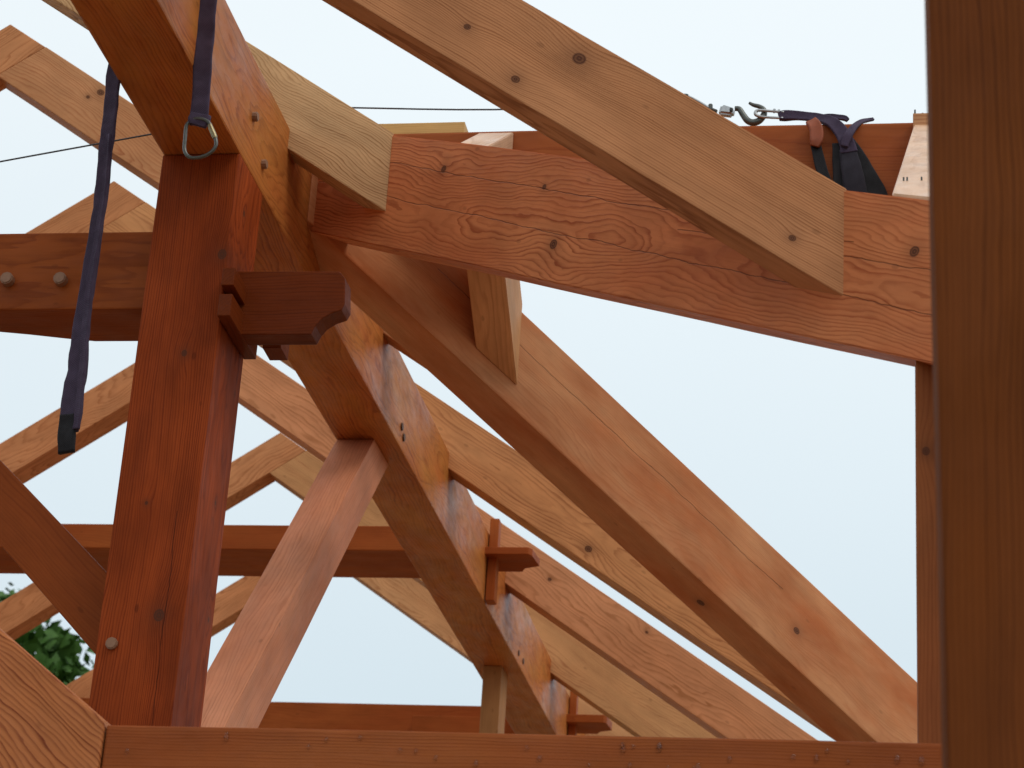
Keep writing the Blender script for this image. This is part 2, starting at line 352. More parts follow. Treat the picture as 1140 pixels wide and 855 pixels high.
def kloc(px, py, Y, O, ang):                     # a knot seen at a pixel, in the local frame of a plank with origin O
    p = aty(px, py, Y); dx, dz = p.x-O[0], p.z-O[1]; c, s_ = math.cos(ang), math.sin(ang)
    return dx*c + dz*s_, -dx*s_ + dz*c
AR = -math.radians(PITCH)
def rorig(dep, Xs=None):
    if Xs is None: b = RX+(.18-dep)/(2*S); return (b+.0015, zr(b)-dep)
    return (Xs, zr(Xs)-dep)
# nearest rafter, ends on the near valley rafter
YD, dD = 3.817, .2216; VCt = .0
O = rorig(dD, -2.7)
kn = [kloc(645, 65, YD, O, AR)+(.0155,), kloc(574, 88, YD, O, AR)+(.010,), kloc(882, 265, YD, O, AR)+(.007,), kloc(520, 30, YD, O, AR)+(.007,)]
m = wood('pine_jack_near', (.50, .265, .125), (.355, .158, .064), .0052, (.05, -.30), .012, .45, .75, knots=kn, rough=.55)
D = rafter_right(YD, -.0985, .093, dD, m, 'light knotty rafter crossing the top right in front of the cracked valley rafter', Xs=-2.7)
# second rafter
m = wood('pine_jack_second', (.63, .385, .20), (.42, .21, .09), .0075, (.0, -.08), .045, 1.2, .85, rough=.5)
E_ = rafter_right(4.968, -1.2545, .080, .2211, m, 'short pale rafter end left of top centre, between the purlin and the cracked valley rafter', Xs=-2.7)
for Yi, Xe, tt, dp, lab, labl, kns in [
  (6.1377, -1.075, .085, .205, 'knotty light rafter at upper left, passing behind the purning', 'reddish rafter top forming the highest left-hand peak', [(112, 103, .012), (98, 108, .007)]),
  (7.2243, .005, .115, .222, 'long honey rafter with a dark round knot, just below the heavy red valley rafter', 'rafter peak with wavy grain behind the tie beam at left', [(655, 611, .013), (765, 650, .007)]),
  (8.4621, .30, .132, .228, 'light rafter running down right behind the far tenon, between two gaps of sky', 'light rafter falling to the left edge behind the purple sling end', [(448, 480, .010), (612, 645, .008), (720, 704, .006)]),
  (9.7272, .30, .115, .225, 'rafter below the thin sky slit at right, its top behind the long brace', 'rafter forming the low peak right of the dark post', [(610, 745, .006)]),
  (10.93, -.9, .110, .225, 'farthest rafter falling right, mostly hidden behind the low peak', 'farthest rafter falling left, seen under the far tie beam', [])]:
    lab = lab.replace('purning', 'purlin and strap')
    O = rorig(dp)
    m = wood('pine_rafter', *[tuple(c*random.uniform(.9, 1.05) for c in q) for q in ((.56, .295, .135), (.40, .165, .062))], spacing=random.uniform(.006, .010), pith=(random.uniform(.02, .12), random.uniform(-.12, .1)), warp=.035, along=.9, contrast=.6,
             knots=[kloc(a, b, Yi, O, AR)+(r,) for a, b, r in kns], rough=.5)
    rafter_right(Yi, Xe, tt, dp, m, lab)
    ml = wood('pine_rafter_left', (.52, .25, .115), (.38, .145, .055), random.uniform(.007, .011), (random.uniform(.0, .1), random.uniform(.02, .16)), .04, 1.0, .6, rough=.5)
    rafter_left(Yi, -5.0, tt, ml, labl)
# --- near valley rafter
def vert_plane(name, O, hd, poly, t, mat, slope_deg, parent=None, **k):
    hd = V(hd).normalized(); N = PZ.cross(hd); a = math.radians(slope_deg)
    g = hd*math.cos(a) + PZ*math.sin(a); up = PZ*math.cos(a) - hd*math.sin(a)
    return prism(name, O, hd, PZ, poly, N, t, mat, g, up, parent, **k)
r2 = math.sqrt(2); SV = S/r2; AV = math.degrees(math.atan(SV))
def cplane(px, py):
    r = V((px-CX, py-CY, F_PX)); d = V((r.dot(xv), r.dot(hv), r.dot(zv))); return d*(3.714/(d.x+d.y))
def gplane(px, py):
    r = V((px-CX, py-CY, F_PX)); d = V((r.dot(xv), r.dot(hv), r.dot(zv))); return d*(-6.731/(d.x-d.y))
ZC = 1.9339; hC = .3109; hG = .2951
Oc = V((XR+.001, 3.714-XR-.001, ZC-S*(XR+.001)))                 # top near corner at the purlin
def cl(px, py, rad):
    p = cplane(px, py)-Oc; h = p.dot(V((1, -1, 0))/r2); a = math.radians(-AV); return (h*math.cos(a)+p.z*math.sin(a), -h*math.sin(a)+p.z*math.cos(a), rad)
kn = [cl(494, 188, .010), cl(606, 208, .007), cl(616, 272, .013), cl(1018, 280, .012)]
m = wood('fir_valley_near', (.52, .235, .125), (.32, .098, .045), .0095, (-.03, -.17), .036, 1.2, .72, knots=kn, rough=.5, wet=.10, stain=(.42, .13, .06), stain_amt=.55,
         checks=[(cl(560, 197, 0)[1], .2, 2.3, -.012), (cl(600, 243, 0)[1], .1, 2.6, -.02), (cl(990, 293, 0)[1], 1.75, 3.0, .0)])
Lc = 2.75
# section with a flat soffit strip and a backed rear face
bm = bmesh.new(); a = math.radians(-AV); hd = V((1, -1, 0))/r2; N = V((1, 1, 0))/r2
g = hd*math.cos(a)+PZ*math.sin(a); M = frame(Oc, g, PZ); Mi = M.inverted()
sec = [(0, 0), (0, -hC), (.1078, -hC), (.1078, 0)]
ends = []
for h in [0] + [Lc*i/20 for i in range(1, 20)] + [Lc]:
    w = .0012*noise.noise(V((h*2, 3, 3))) if 0 < h < Lc else 0
    ends.append([bm.verts.new(Mi @ (Oc + hd*h + N*n_ + PZ*(b - SV*h + w*2))) for n_, b in sec])
for A_, B_ in zip(ends, ends[1:]):
    for j in range(4): bm.faces.new((A_[j], A_[(j+1) % 4], B_[(j+1) % 4], B_[j]))
bm.faces.new(ends[0]); bm.faces.new(ends[-1][::-1])
bmesh.ops.recalc_face_normals(bm, faces=bm.faces)
bmesh.ops.bevel(bm, geom=[e for e in bm.edges if e.calc_face_angle(0) > .3], offset=.003, segments=2, affect='EDGES')
o = link('valley_rafter', bm, m, None, M)
tag(o, 'broad reddish valley rafter with swirling grain and long cracks, crossing the upper middle', 'rafter', 'valley rafters meeting at the purlin')
# --- far valley rafter
Og = V((XR+.001, 6.731+XR+.001, ZC-S*(XR+.001)))
def gl(px, py, rad):
    p = gplane(px, py)-Og; h = p.dot(V((1, 1, 0))/r2); a = math.radians(-AV); return (h*math.cos(a)+p.z*math.sin(a), -h*math.sin(a)+p.z*math.cos(a), rad)
def gu(px, py, rad):      # on the soffit
    r = V((px-CX, py-CY, F_PX)); d = V((r.dot(xv), r.dot(hv), r.dot(zv)))
    n = V((S/2, S/2, 1)); k_ = (Og-V((0, 0, hG))).dot(n)/d.dot(n); p = d*k_-Og
    return (p.dot(V((1, 1, -S)).normalized()), p.dot(V((-1, 1, 0))/r2), rad)
m = wood('fir_valley_far', (.47, .185, .100), (.35, .105, .050), .0050, (.14, -.26), .022, .9, .38, knots=[gl(887, 702, .012)], yknots=[gu(780, 671, .011)], rough=.45, wet=.15, stain=(.38, .085, .028), stain_amt=.8, checks=[(gl(800, 590, 0)[1], .5, 1.9, 0)])
Lg = 2.65
o = vert_plane('valley_rafter', Og, (1, 1, 0), [(0, 0), (Lg, -SV*Lg), (Lg, -SV*Lg-hG), (0, -hG)], .1358, m, -AV, bevel=.005)
tag(o, 'heavy red valley rafter running diagonally down right to the slim right post', 'rafter', 'valley rafters meeting at the purlin')
# --- wing ridge beam and what sits on it
YM = 5.35
t = empty('ridge_beam', (XR, YM, 2.75))
m = wood('fir_ridge', (.42, .15, .065), (.30, .08, .032), .007, (.1, .2), .02, .5, .5, rough=.45, wet=.15, stain=(.32, .085, .03), stain_amt=.5)
o = xz('ridge_beam', YM, [(XR+.002, 2.76), (1.1, 2.76), (1.1, 3.004), (XR+.002, 3.004)], .10, m, 0, None, bevel=.007)
bpy.data.objects.remove(t)
tag(o, 'dark red ridge beam behind the valley rafter, with the purple sling wrapped over it', 'beam')
mp = wood('pale_board', (.62, .40, .16), (.50, .28, .09), .006, (.0, .2), .02, .6, .5, rough=.5)
a, b = aty(400, 150, 5.375), aty(516.5, 150, 5.375); z1 = aty(517, 135.5, 5.375).z
o = xz('loose_board', 5.375, [(a.x, 3.006), (b.x, 3.006), (b.x, z1), (a.x, z1)], .10, mp, 0, bevel=.002)
tag(o, 'short yellowish board lying on top of the wing ridge beside the pale rafter end', 'board')
o = xz('wood_block', 5.50, [(b.x-.02, 3.006), (b.x+.012, 3.006), (b.x+.012, z1-.012), (b.x-.02, z1-.012)], .05, mp, 0, bevel=.002)
tag(o, 'tiny pale wood block just right of the yellowish board', 'block')
# jack rafters of the wing roof, running down to either valley
mf = wood('pine_jack_far', (.52, .30, .115), (.40, .19, .065), .007, (.03, .3), .02, .5, .45, rough=.5)
zf = lambda Y: 2.478 - S*(Y-5.60)
yg = lambda X: X+6.731
def slant(name, X0, X1, Ya, Yb0, Yb1, zfun, h, mat, skew=0):
    """jack rafter between X0 and X1, square at Ya, cut on the valley at Yb0 (X0 side) and Yb1 (X1 side)"""
    sgn = 1 if Yb0 > Ya else -1
    Oo = V((X0, Ya, zfun(Ya))); gdir = V((skew, sgn, zfun(Ya+sgn)-zfun(Ya))); M = frame(Oo, gdir, PZ); Mi = M.inverted(); bm = bmesh.new()
    vs = {}
    for X, Yb in ((X0, Yb0), (X1, Yb1)):
        for Y in (Ya, Yb):
            for dz in (0, h): vs[(X, Y == Yb, dz)] = bm.verts.new(Mi @ V((X+skew*abs(Y-Ya), Y, zfun(Y)+dz)))
    q = lambda *a: bm.faces.new([vs[i] for i in a])
    for e in (False, True): q((X0, e, 0), (X1, e, 0), (X1, e, h), (X0, e, h))
    for dz in (0, h): q((X0, False, dz), (X1, False, dz), (X1, True, dz), (X0, True, dz))
    for X in (X0, X1): q((X, False, 0), (X, True, 0), (X, True, h), (X, False, h))
    bmesh.ops.recalc_face_normals(bm, faces=bm.faces)
    bmesh.ops.bevel(bm, geom=bm.edges[:], offset=.0025, segments=2, affect='EDGES')
    return link(name, bm, mat, None, M)
o = slant('jack_rafter', -1.130, -1.029, 5.31, yg(-1.130)-.001, yg(-1.029)-.001, zf, .245, mf)
tag(o, 'short tan jack rafter showing below the cracked valley rafter, ending on the heavy red one', 'rafter', 'jack rafters of the wing roof')
mw = wood('wet_pine', (.62, .42, .27), (.52, .30, .17), .007, (.03, .3), .02, .5, .45, rough=.35, wet=.5)
zn = lambda Y: 3.004 - .255 - S*(5.35-Y)
yc = lambda X: 3.714+.1535-X
o = slant('jack_rafter', -1.115, -1.020, 5.349, yc(-1.115)-.10, yc(-1.020)-.10, lambda Y: zn(Y)+.004, .245, mw)
tag(o, 'pale wet jack rafter barely showing above the cracked valley rafter, near the yellowish board', 'rafter', 'jack rafters of the wing roof')
nb, nt_ = cplane(993, 217), aty(1018, 140, 5.35)
zn2 = lambda Y: nb.z+.002 + (nt_.z+.004-nb.z)*(Y-nb.y)/(5.349-nb.y) - .2
sk = (nb.x-nt_.x)/(5.349-nb.y)
t = empty('jack_rafter', (nt_.x, 5.349, nt_.z-.2))
o = slant('shaft', nt_.x, nt_.x+.10, 5.349, yc(nb.x)-.145, yc(nb.x+.1)-.145, zn2, .2, mw, sk)
o.parent = t; o.matrix_local = Matrix.Translation(-t.location) @ o.matrix_world
for (px, py) in [(1010, 213), (1006, 203), (1026, 196)]:
    p = aty(px, py, 3.95)
    zz_ = zn2(p.y)+.2; peg(t, V((p.x, p.y, zz_+.003)), (0, .1, 1), .0018, .009, m_dark, 'nail')
tag(t, 'pale wet jack rafter beside the blurred right post, nails in its shiny top', 'rafter', 'jack rafters of the wing roof')
t = empty('ridge_block', (.02, 5.36, 3.0))
a, b = aty(1016.5, 142, 5.30), aty(1017, 126, 5.30)
xz('block', 5.30, [(a.x, a.z), (a.x+.14, a.z), (a.x+.14, b.z), (a.x, b.z)], .10, wood('block_wood', (.50, .26, .13), (.38, .15, .07), .006, rough=.5), 0, t, bevel=.002)
for (px, py) in [(1018.5, 119), (1027, 123)]:
    p = aty(px, py, 5.33); peg(t, V((p.x, 5.33, b.z+.010)), (.02, 0, 1), .0022, .034 if px < 1020 else .014, m_dark, 'nail')
tag(t, 'small wood block with upright nails topping the wet jack rafter by the right post', 'block')
# --- right-hand posts
m = wood('fir_corner_post', (.30, .115, .05), (.23, .072, .03), .007, (.1, .3), .015, .3, .5, knots=[(aty(1031, 502, 3.705).z+EYE, -(aty(1031, 502, 3.705).x-.0235), .008)], rough=.5, speck=.2)
t = empty('corner_post', (.02, 3.705, -EYE))
bx = .0235
zc_ = cplane(1016, 405).z
xz('shaft', 3.705, [(bx, -EYE), (bx+.2, -EYE), (bx+.2, ZC-S*(bx+.2)-.05), (bx, ZC-S*bx-.05)], .2, m, 90, t, bevel=.003)
tag(t, 'slim brown post between the sky and the blurred near post', 'post')
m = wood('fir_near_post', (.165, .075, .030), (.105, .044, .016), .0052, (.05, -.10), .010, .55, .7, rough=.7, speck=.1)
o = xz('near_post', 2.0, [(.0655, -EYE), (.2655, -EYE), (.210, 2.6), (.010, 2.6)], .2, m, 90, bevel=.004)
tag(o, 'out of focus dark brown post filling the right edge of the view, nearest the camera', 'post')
# --- girt along the bottom and the slanting timber left of it
YS = 3.54; a = aty(118, 804, YS); b = aty(1053, 829, YS)
t = empty('bottom_beam', (a.x, YS, a.z-.22))
m = wood('fir_girt', (.42, .155, .068), (.30, .09, .037), .0055, (.04, -.22), .012, .35, .55, rough=.42, wet=.25, stain=(.36, .10, .04), stain_amt=.5)
xz('shaft', YS, [(a.x+.0015, a.z-.22), (.6, a.z-.22), (.6, a.z+(b.z-a.z)/2), (a.x+.0015, a.z+(b.z-a.z)/2)], .16, m, 0, t, bevel=.0045)
rnd = random.Random(3)
ds = []
for i in range(30):
    px = 130+rnd.random()*900; py = 804+(px-118)*.0267+10+rnd.random()**1.5*28; ds.append(aty(px, py, YS)-V((0, .001, 0)))
drops(t, ds, .0036, 1.6)
tag(t, 'wet brown beam along the bottom edge of the view, dotted with water drops', 'beam')
m = wood('fir_slanted', (.56, .27, .135), (.25, .07, .03), .0100, (-.03, -.16), .040, 1.4, .75, rough=.42, wet=.25)
r0 = aty(0, 700, YS); sl = (a.z-r0.z)/(a.x-r0.x); X0 = -2.1
o = xz('slanted_beam', YS-.006, [(X0, r0.z+sl*(X0-r0.x)-.42), (a.x-.0015, a.z-.42), (a.x-.0015, a.z), (X0, r0.z+sl*(X0-r0.x))], .17, m, math.degrees(math.atan(sl)), bevel=.004)
tag(o, 'slanting timber with bold curved grain in the bottom left corner, butting the bottom beam', 'beam')
# --- far ties with tenon and wedge on the purlin's right side
mred = wood('fir_far_tie', (.38, .125, .05), (.29, .08, .03), .008, (.1, .2), .02, .5, .4, rough=.5, stain=(.30, .07, .026), stain_amt=.5)
def far_tie(Y, ytop, yfront, dY, ten, key, Xa, label):
    za = aty(445, ytop, Y).z; zb = aty(445, yfront, Y).z
    t = empty('tie_beam', (XL, Y, zb))
    xz('shaft', Y, [(Xa, zb), (XL+.01, zb), (XL+.01, za), (Xa, za)], dY, mred, 0, t, bevel=.004)
    x1, ya, yb = ten; q = aty(x1, ya, Y+.05); q2 = aty(x1, yb, Y+.05)
    xe = q.x
    # tenon with chamfered end, plan outline pushed up
    pl = [(XR-.01, Y+.03), (xe-.012, Y+.03), (xe, Y+.05), (xe+.010, Y+.17), (xe-.05, Y+.20), (xe-.065, Y+.24), (XR-.01, Y+.24)]
    prism('through_tenon', (0, 0, q2.z), PX, PY, pl, PZ, q.z-q2.z, mred, (1, 0, 0), (0, 0, 1), t, bevel=.003)
    (kx0, ky0), (kx1, ky1), w = key
    A_ = at(kx0, ky0, 'X', XR+.02); 
    Yk = Y+.075
    k0, k1 = at(kx0, ky0, 'Y', Yk).z, at(kx1, ky1, 'Y', Yk).z
    yz('wedge', XR+.0035, [(Yk, k1), (Yk+.03+w, k1), (Yk+.02+w, k0), (Yk, k0)], .034, mred, 90, t, bevel=.003)
    return tag(t, label, 'beam', 'tie beams with through tenons')
far_tie(7.97, 585.5, 613, .33, (593, 611, 619), ((541, 577), (541, 668), .03), -5.0, 'far tie beam at mid height, its tenon and upright key showing right of the purlin')
far_tie(10.25, 784, 822, .30, (676, 797, 806), ((640, 765), (640, 830), .03), -5.0, 'farthest tie beam just above the wet bottom beam, its tenon beyond the purlin')
a, b = aty(459, 796, 10.17), aty(545, 808, 10.17)
o = xz('batten', 10.17, [(a.x, b.z-.05), (b.x, b.z-.05), (b.x, a.z), (a.x, a.z)], .075, mred, 0, bevel=.003)
tag(o, 'small dark batten on the face of the farthest tie beam, left of the short post', 'batten')
mpo = wood('pine_stub', (.46, .24, .10), (.36, .16, .06), .008, (.0, .2), .015, .3, .3, rough=.5)
o = xz('short_post', 8.90, [(-1.668, -EYE), (-1.592, -EYE), (-1.592, ZB-.001), (-1.668, ZB-.001)], .15, mpo, 90, bevel=.003)
tag(o, 'slim tan post standing under the far end of the purlin, low in the middle', 'post')
# ------------------------------------------------------------------ slings, hook and cable
YV = 4.27
t = empty('lifting_sling', (XR, 4.2, ZT))
def strip(px): return [tuple(aty(x, y, Y))+(w*1.12*Y/F_PX,) for x, y, w, Y in px]
front = strip([(221.5, 139, 21, 4.22), (222.5, 120, 22, 4.22), (225, 80, 22, 4.215), (228, 40, 23, 4.21), (231, 0, 24, 4.20)])
pts = front + [(-1.497, 4.20, 2.79, .045), (-1.52, 4.20, 2.825, .05), (-1.62, 4.21, 2.835, .055), (-1.715, 4.225, 2.825, .05), (-1.732, 4.24, 2.77, .045)]
wd = [(1, .15, 0)]*5 + [(.6, .8, 0), (0, 1, 0), (0, 1, 0), (0, 1, 0), (-.6, .8, 0)]
back = strip([(129, 62, 18, 4.26), (124, 110, 18, 4.265), (118, 170, 18, 4.27), (111, 230, 17, 4.28), (102, 290, 18, 4.29), (93, 345, 20, 4.30), (86, 410, 25, 4.30), (79, 455, 27, 4.30), (76, 482, 24, 4.30)])
back = [tuple(q[:3])+(q[3]*1.12,) for q in back]; pts += back; wd += [(-1, .3, 0)]*len(back)
ribbon('webbing', pts, wd, m_purple, t, .009, 7, .003)
sm = strip([(122, 150, 7, 4.262), (114, 230, 8, 4.27), (103, 300, 9, 4.28), (97, 345, 10, 4.29), (92, 410, 10, 4.285), (88, 455, 10, 4.285), (85, 478, 9, 4.29)])
ribbon('webbing_fold', sm, [(-1, .5, 0)]*len(sm), m_purple, t, .010, 6, .002)
lb = strip([(76, 462, 21, 4.295), (74.5, 480, 21, 4.295), (74, 504, 20, 4.295)])
ribbon('sleeve', lb, [(-1, .1, 0)]*3, m_black, t, .014, 6, .001)
cp = strip([(224, 128, 25, 4.215), (221.5, 134, 26, 4.213), (219.5, 140, 21, 4.215)])
ribbon('end_loop', cp, [(1, .1, 0)]*3, m_purple, t, .018, 5, .001)
tag(t, 'long purple lifting sling draped over the purlin, both ends hanging down', 'sling')
t2 = empty('carabiner', aty(222, 155, 4.21))
cw = [(208.5, 138), (206, 155), (205.5, 167), (210, 174.5), (220, 175.5), (231, 172), (239, 165), (240.5, 157), (237, 147), (232, 136), (220, 132)]
tube('ring', [tuple(aty(x, y, 4.21))+(.0040,) for x, y in cw], m_grey, t2, True, 5)
tube('gate_sleeve', [tuple(aty(x, y, 4.21))+(r,) for x, y, r in [(233.5, 139, .0050), (235.5, 144, .0058), (238.5, 151, .0058), (239.5, 154, .0050)]], m_brass, t2)
tag(t2, 'grey metal carabiner with brass gate clipped to the purple sling below the purlin', 'carabiner')
# cable
YH = 5.40
k0 = aty(335, 118.5, 5.056)
def cab(px): return [tuple(aty(x, y, Y))+(.0023,) for x, y, Y in px]
o = tube('steel_cable', cab([(-120, 203, 5.2), (0, 180, 5.15), (165, 150, 5.10), (333, 119.5, 5.053), (337, 118.8, 5.053), (396, 120, 5.12), (550, 122, 5.28), (700, 116, 5.37), (766, 110.5, YH)]), m_cable, None, False, 4)
tag(o, 'thin dark cable stretched across the sky from the left edge to the steel hook', 'cable')
# hook assembly
t = empty('cable_hook', aty(830, 128, YH))
def hk(px, Y=YH): return [tuple(aty(x, y, Y))+(r*Y/F_PX,) for x, y, r in px]
tube('rod', hk([(762, 105, 1.5), (775, 111.5, 1.6), (790, 120.5, 1.8)]), m_steel, t)
cyl('nut', aty(764.5, 106.5, YH), aty(790, 123, YH)-aty(765, 110, YH), .0055, .008, m_dark, t, 6)
cyl('nut', aty(791, 119.5, YH), aty(790, 130, YH)-aty(790, 120, YH), .0065, .018, m_grey, t, 6)
cyl('bolt', aty(795, 123.5, YH), aty(800, 128, YH)-aty(790, 124, YH), .0065, .016, m_dark, t, 8)
bm = bmesh.new()
c0 = aty(809.5, 124.5, YH); d = (aty(819, 127, YH)-aty(800, 123, YH)).normalized(); up = (PZ-d*PZ.dot(d)).normalized()
bmesh.ops.create_cube(bm, size=1); bmesh.ops.scale(bm, vec=(.040, .026, .030), verts=bm.verts)
for v in bm.verts:
    if v.co.x > 0: v.co.z *= .72
bmesh.ops.bevel(bm, geom=bm.edges[:], offset=.006, segments=3, affect='EDGES')
M = Matrix((d, up.cross(d), up)).transposed().to_4x4(); M.translation = c0
link('clevis', bm, m_steel, t, M)
cyl('pin', aty(814, 122.5, YH-.018), (0, 1, 0), .0045, .012, m_dark, t, 10)
tube('hook', hk([(818, 121, 3.3), (823, 121.5, 3.6), (827, 127.5, 3.9), (832, 134, 4.3), (838, 136.5, 4.5), (845, 134.5, 4.5), (850, 128.5, 4.2), (850.5, 122.5, 3.4), (845.5, 118.8, 2.9), (839, 117, 2.5), (834, 114.5, 1.8)]), m_grey, t, n=5)
tube('shackle', hk([(872, 131.5, 1.7), (857, 130.8, 1.7), (845, 129.5, 2.0), (841, 126.5, 2.3), (844, 123, 2.0), (858, 123.7, 1.7), (873, 125, 1.7)], YH-.012), m_steel, t, n=5)
cyl('nut', aty(862, 123.5, YH-.012), aty(873, 125, YH)-aty(850, 123, YH), .0070, .007, m_steel, t, 6)
cyl('nut', aty(867, 124.2, YH-.012), aty(873, 125, YH)-aty(850, 123, YH), .0070, .006, m_steel, t, 6)
tag(t, 'steel hook and shackle joining the cable to the purple sling above the ridge beam', 'hook')
# sling on the ridge beam
t = empty('choker_sling', aty(930, 140, YM))
Ym = YM-.012
def rb(name, px, mat, th=.012, wd=None):
    p = [tuple(aty(x, y, Y))+(w*Y/F_PX,) for x, y, w, Y in px]
    ws = []
    for i in range(len(p)):
        d = (V(p[min(i+1, len(p)-1)][:3])-V(p[max(i-1, 0)][:3])).normalized(); w = d.cross(V((0, 1, 0)) if abs(d.y) < .9 else PX).normalized()
        if ws and V(ws[-1]).dot(w) < 0: w = -w
        ws.append(tuple(w))
    ribbon(name, p, ws, mat, t, th, 6, .002)
rb('webbing', [(867, 129.5, 11, YH-.01), (874, 128.5, 14, YH-.01), (890, 129, 13, YH-.02), (908, 131, 13, YH-.035), (925, 136, 15, YH-.06), (936, 146, 18, Ym-.010), (943, 161, 20, Ym-.012), (945, 170, 22, Ym-.010)], m_purple, .014)
rb('webbing', [(943, 166, 21, Ym-.009), (948, 188, 27, Ym-.010), (952, 212, 30, Ym-.006), (954, 232, 30, Ym)], m_inner, .012)
rb('webbing', [(944, 158, 16, Ym-.002), (954, 175, 22, Ym-.002), (964, 196, 26, Ym-.002), (971, 215, 34, Ym-.002), (977, 232, 34, Ym)], m_black, .010)
rb('webbing', [(932, 160, 13, Ym-.004), (934, 185, 16, Ym-.004), (936, 212, 18, Ym-.002), (938, 232, 18, Ym)], m_black, .010)
rb('webbing', [(940, 163, 10, Ym-.022), (945, 150, 11, Ym-.022), (953, 139, 8, Ym), (962, 134.5, 6, YM+.02), (972, 132.5, 4, YM+.04)], m_purple, .010)
rb('webbing', [(915, 130.5, 7, YH), (930, 130, 7, YH), (940, 131.5, 7, YH), (944, 134, 5, YH)], m_purple, .012)
rb('sleeve', [(903, 135, 15, YM-.02), (908, 143, 18, Ym-.016), (909, 155, 17, Ym-.016), (907, 163, 12, Ym-.012)], m_orange, .022)
rb('strap', [(908, 160, 14, Ym-.006), (912, 178, 14, Ym-.006), (918, 200, 15, Ym-.006), (924, 222, 16, Ym-.006), (928, 236, 16, Ym-.004)], m_black, .010)
tag(t, 'purple and black choker sling with an orange sleeve, wrapped round the ridge beam', 'sling')
# ------------------------------------------------------------------ drops hanging from lower arrises
# ------------------------------------------------------------------ ground and tree
bm = bmesh.new(); bmesh.ops.create_grid(bm, x_segments=60, y_segments=60, size=300)
for v in bm.verts: v.co.z = 0
k = NT('ground_earth'); tc = k.n('ShaderNodeTexCoord'); P = tc.outputs['Object']
n1 = k.noise(P, .35, 5, .6); n2 = k.noise(P, 9, 5, .65)
near = k.mix(n2, (.20, .115, .065), (.28, .165, .10)); grass = k.mix(n2, (.05, .085, .025), (.10, .15, .05))
vm = k.n('ShaderNodeVectorMath', operation='LENGTH'); k.L.new(P, vm.inputs[0])
f = k.m_('ADD', k.m_('DIVIDE', k.m_('SUBTRACT', vm.outputs['Value'], 16), 6), k.m_('MULTIPLY', k.m_('SUBTRACT', n1, .5), 2), clamp=True)
k.L.new(k.mix(f, near, grass), k.b.inputs['Base Color']); k.b.inputs['Roughness'].default_value = .95
o = link('ground', bm, k.m, None, Matrix.Translation((0, 0, -EYE))); tag(o, 'sandy building ground turning to grass', kind='structure'); 
# tree
tp = aty(38, 735, 24.0)
t = empty('leafy_tree', (aty(-40, 735, 24.0).x, 24.0, -EYE))
k = NT('tree_leaf'); tc = k.n('ShaderNodeObjectInfo'); gi = k.n('ShaderNodeNewGeometry'); n = k.noise(gi.outputs['Position'], 1.3, 3); n2 = k.noise(gi.outputs['Position'], 9, 2)
k.L.new(k.mix(k.m_('ADD', k.m_('MULTIPLY', n, .5), k.m_('MULTIPLY', n2, .5)), (.016, .055, .010), (.085, .18, .03)), k.b.inputs['Base Color']); k.b.inputs['Roughness'].default_value = .6; k.b.inputs['Specular IOR Level'].default_value = .2
mleaf = k.m; mbark = plain('tree_bark', (.09, .065, .045), .9, 0, 12)
top = aty(20, 628, 24.0).z
bm = bmesh.new(); base = None; R = random.Random(11)
H0 = top+EYE
cl_ = []
for i in range(260):
    while True:
        q = V((R.uniform(-1, 1), R.uniform(-1, 1), R.uniform(-1, 1)))
        if .25 < q.length < 1: break
    kx = (1-q.z**4)**.25/max(.15, math.sqrt(max(1e-3, 1-q.z**2)))
    cl_.append((V((q.x*kx*1.6, q.y*kx*1.6, H0*.56+q.z*H0*.41)), R.uniform(.35, .60)))
for c, rad in cl_:
    for j in range(150):
        d = V((R.gauss(0, 1), R.gauss(0, 1), R.gauss(0, 1))).normalized()*rad*R.uniform(.55, 1.0); d.z *= .7
        p = c+d; s_ = R.uniform(.05, .10); u = V((R.gauss(0, 1), R.gauss(0, 1), R.gauss(0, .6))).normalized(); w = u.orthogonal().normalized(); w.rotate(Matrix.Rotation(R.uniform(0, 6.28), 3, u))
        bm.faces.new([bm.verts.new(p+x_) for x_ in (-u*s_, w*s_*.5, u*s_, -w*s_*.5)])
for i in range(24000):
    q = V((R.gauss(0, 1), R.gauss(0, 1), R.gauss(0, 1))).normalized()*R.uniform(.3, .97)**.4
    kx = (1-q.z**4)**.25/max(.15, math.sqrt(max(1e-3, 1-q.z**2)))
    p = V((q.x*kx*1.65, q.y*kx*1.5, H0*.56+q.z*H0*.40)); s_ = R.uniform(.08, .15); u = V((R.gauss(0, 1), R.gauss(0, 1), R.gauss(0, .8))).normalized(); w = u.orthogonal().normalized(); w.rotate(Matrix.Rotation(R.uniform(0, 6.28), 3, u))
    bm.faces.new([bm.verts.new(p+x_) for x_ in (-u*s_, w*s_*.6, u*s_, -w*s_*.6)])
me = bpy.data.meshes.new('crown'); bm.to_mesh(me); bm.free(); me.materials.append(mleaf)
o = bpy.data.objects.new('crown', me); C.objects.link(o); o.parent = t
trunk = [(0, 0, 0, .22), (.05, 0, 1.5, .17), (-.05, .05, 3.2, .14), (.1, 0, H0*.6, .09), (.1, .1, H0*.85, .03)]
def tree_tube(bm, pts):
    P_ = smooth_pts(pts, 5); sweep([(p[:3], p[3]*2, p[3]*2, PX, PY) for p in P_], CIRC, bm=bm)
bm = bmesh.new(); tree_tube(bm, trunk)
for i in range(14):
    z_ = R.uniform(1.8, H0*.7); a_ = R.uniform(0, 6.28); L_ = R.uniform(.7, 1.3)
    tree_tube(bm, [(0, 0, z_, .06), (math.cos(a_)*L_*.5, math.sin(a_)*L_*.5, z_+.5, .04), (math.cos(a_)*L_, math.sin(a_)*L_, z_+1.2, .012)])
me = bpy.data.meshes.new('trunk'); bm.to_mesh(me); bm.free(); me.materials.append(mbark)
o = bpy.data.objects.new('trunk', me); C.objects.link(o); o.parent = t
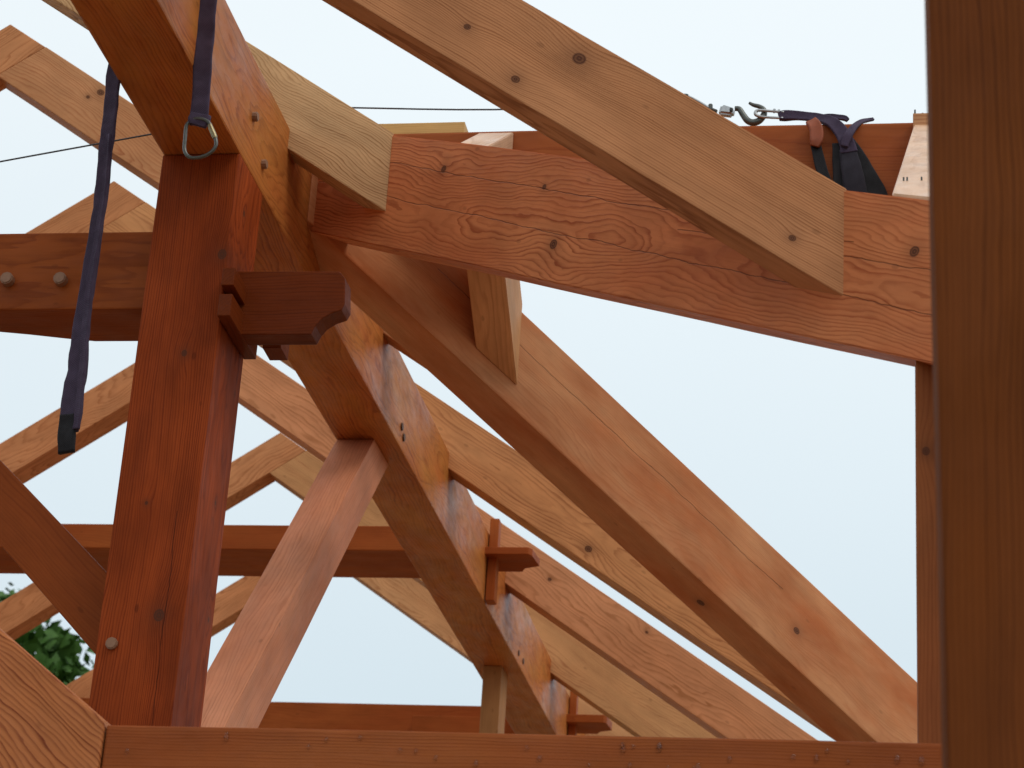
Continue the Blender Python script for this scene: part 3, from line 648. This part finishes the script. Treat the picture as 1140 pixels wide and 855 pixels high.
tag(t, 'green leafy tree glimpsed through the frame at the lower left', 'tree')
# ------------------------------------------------------------------ light
sc = bpy.context.scene
w = bpy.data.worlds.new('World'); sc.world = w; w.use_nodes = True; nt = w.node_tree; bg = nt.nodes['Background']
SUN_EL, SUN_AZ = 52, 125       # azimuth measured from +Y towards +X : behind and to the right of the camera
sky = nt.nodes.new('ShaderNodeTexSky'); sky.sky_type = 'NISHITA'; sky.sun_disc = False; sky.sun_elevation = math.radians(SUN_EL); sky.sun_rotation = math.radians(SUN_AZ)
sky.air_density = 1.0; sky.dust_density = 3.0
tc = nt.nodes.new('ShaderNodeTexCoord'); sp = nt.nodes.new('ShaderNodeSeparateXYZ'); nt.links.new(tc.outputs['Generated'], sp.inputs[0])
rp = nt.nodes.new('ShaderNodeValToRGB'); e = rp.color_ramp.elements
e[0].position = 0.0; e[0].color = (.58, .70, .77, 1); e[1].position = 1; e[1].color = (1, 1, 1, 1)
x = e.new(.25); x.color = (.66, .77, .83, 1); x = e.new(.50); x.color = (.84, .915, .95, 1)
nt.links.new(sp.outputs[2], rp.inputs[0])
ns = nt.nodes.new('ShaderNodeTexNoise'); ns.inputs['Scale'].default_value = 1.6; ns.inputs['Detail'].default_value = 3; nt.links.new(tc.outputs['Generated'], ns.inputs['Vector'])
nr = nt.nodes.new('ShaderNodeMapRange'); nr.inputs[3].default_value = 10.0; nr.inputs[4].default_value = 11.5; nt.links.new(ns.outputs['Fac'], nr.inputs[0])
ms = nt.nodes.new('ShaderNodeVectorMath'); ms.operation = 'SCALE'; nt.links.new(rp.outputs[0], ms.inputs[0]); nt.links.new(nr.outputs[0], ms.inputs[3])
mx = nt.nodes.new('ShaderNodeMix'); mx.data_type = 'RGBA'; mx.inputs[0].default_value = .93
nt.links.new(sky.outputs[0], mx.inputs[6]); nt.links.new(ms.outputs[0], mx.inputs[7]); nt.links.new(mx.outputs[2], bg.inputs[0]); bg.inputs[1].default_value = .10
ld = bpy.data.lights.new('sun', 'SUN'); ld.energy = 1.0; ld.angle = math.radians(25); ld.color = (1, .96, .9)
lo = bpy.data.objects.new('sun', ld); C.objects.link(lo)
el, az = math.radians(SUN_EL), math.radians(SUN_AZ)
d = V((math.sin(az)*math.cos(el), math.cos(az)*math.cos(el), math.sin(el)))
lo.rotation_euler = (-d).to_track_quat('-Z', 'Y').to_euler(); lo.location = d*20
# ------------------------------------------------------------------ camera
cd = bpy.data.cameras.new('camera'); cam = bpy.data.objects.new('camera', cd); C.objects.link(cam)
right = V((xv.x, hv.x, zv.x)); down = V((xv.y, hv.y, zv.y)); fwd = V((xv.z, hv.z, zv.z))
M = Matrix((right, -down, -fwd)).transposed().to_4x4(); M.translation = (0, 0, EYE); cam.matrix_world = M
cd.sensor_width = 36; cd.sensor_fit = 'HORIZONTAL'; cd.lens = F_PX/1140*36; cd.clip_start = .05; cd.clip_end = 2000
cd.dof.use_dof = True; cd.dof.focus_distance = 5.3; cd.dof.aperture_fstop = 10
sc.camera = cam
vs = sc.view_settings; vs.view_transform = 'Standard'; vs.look = 'None'; vs.exposure = 0; vs.gamma = 1; vs.use_curve_mapping = False
sc.render.engine = 'CYCLES'
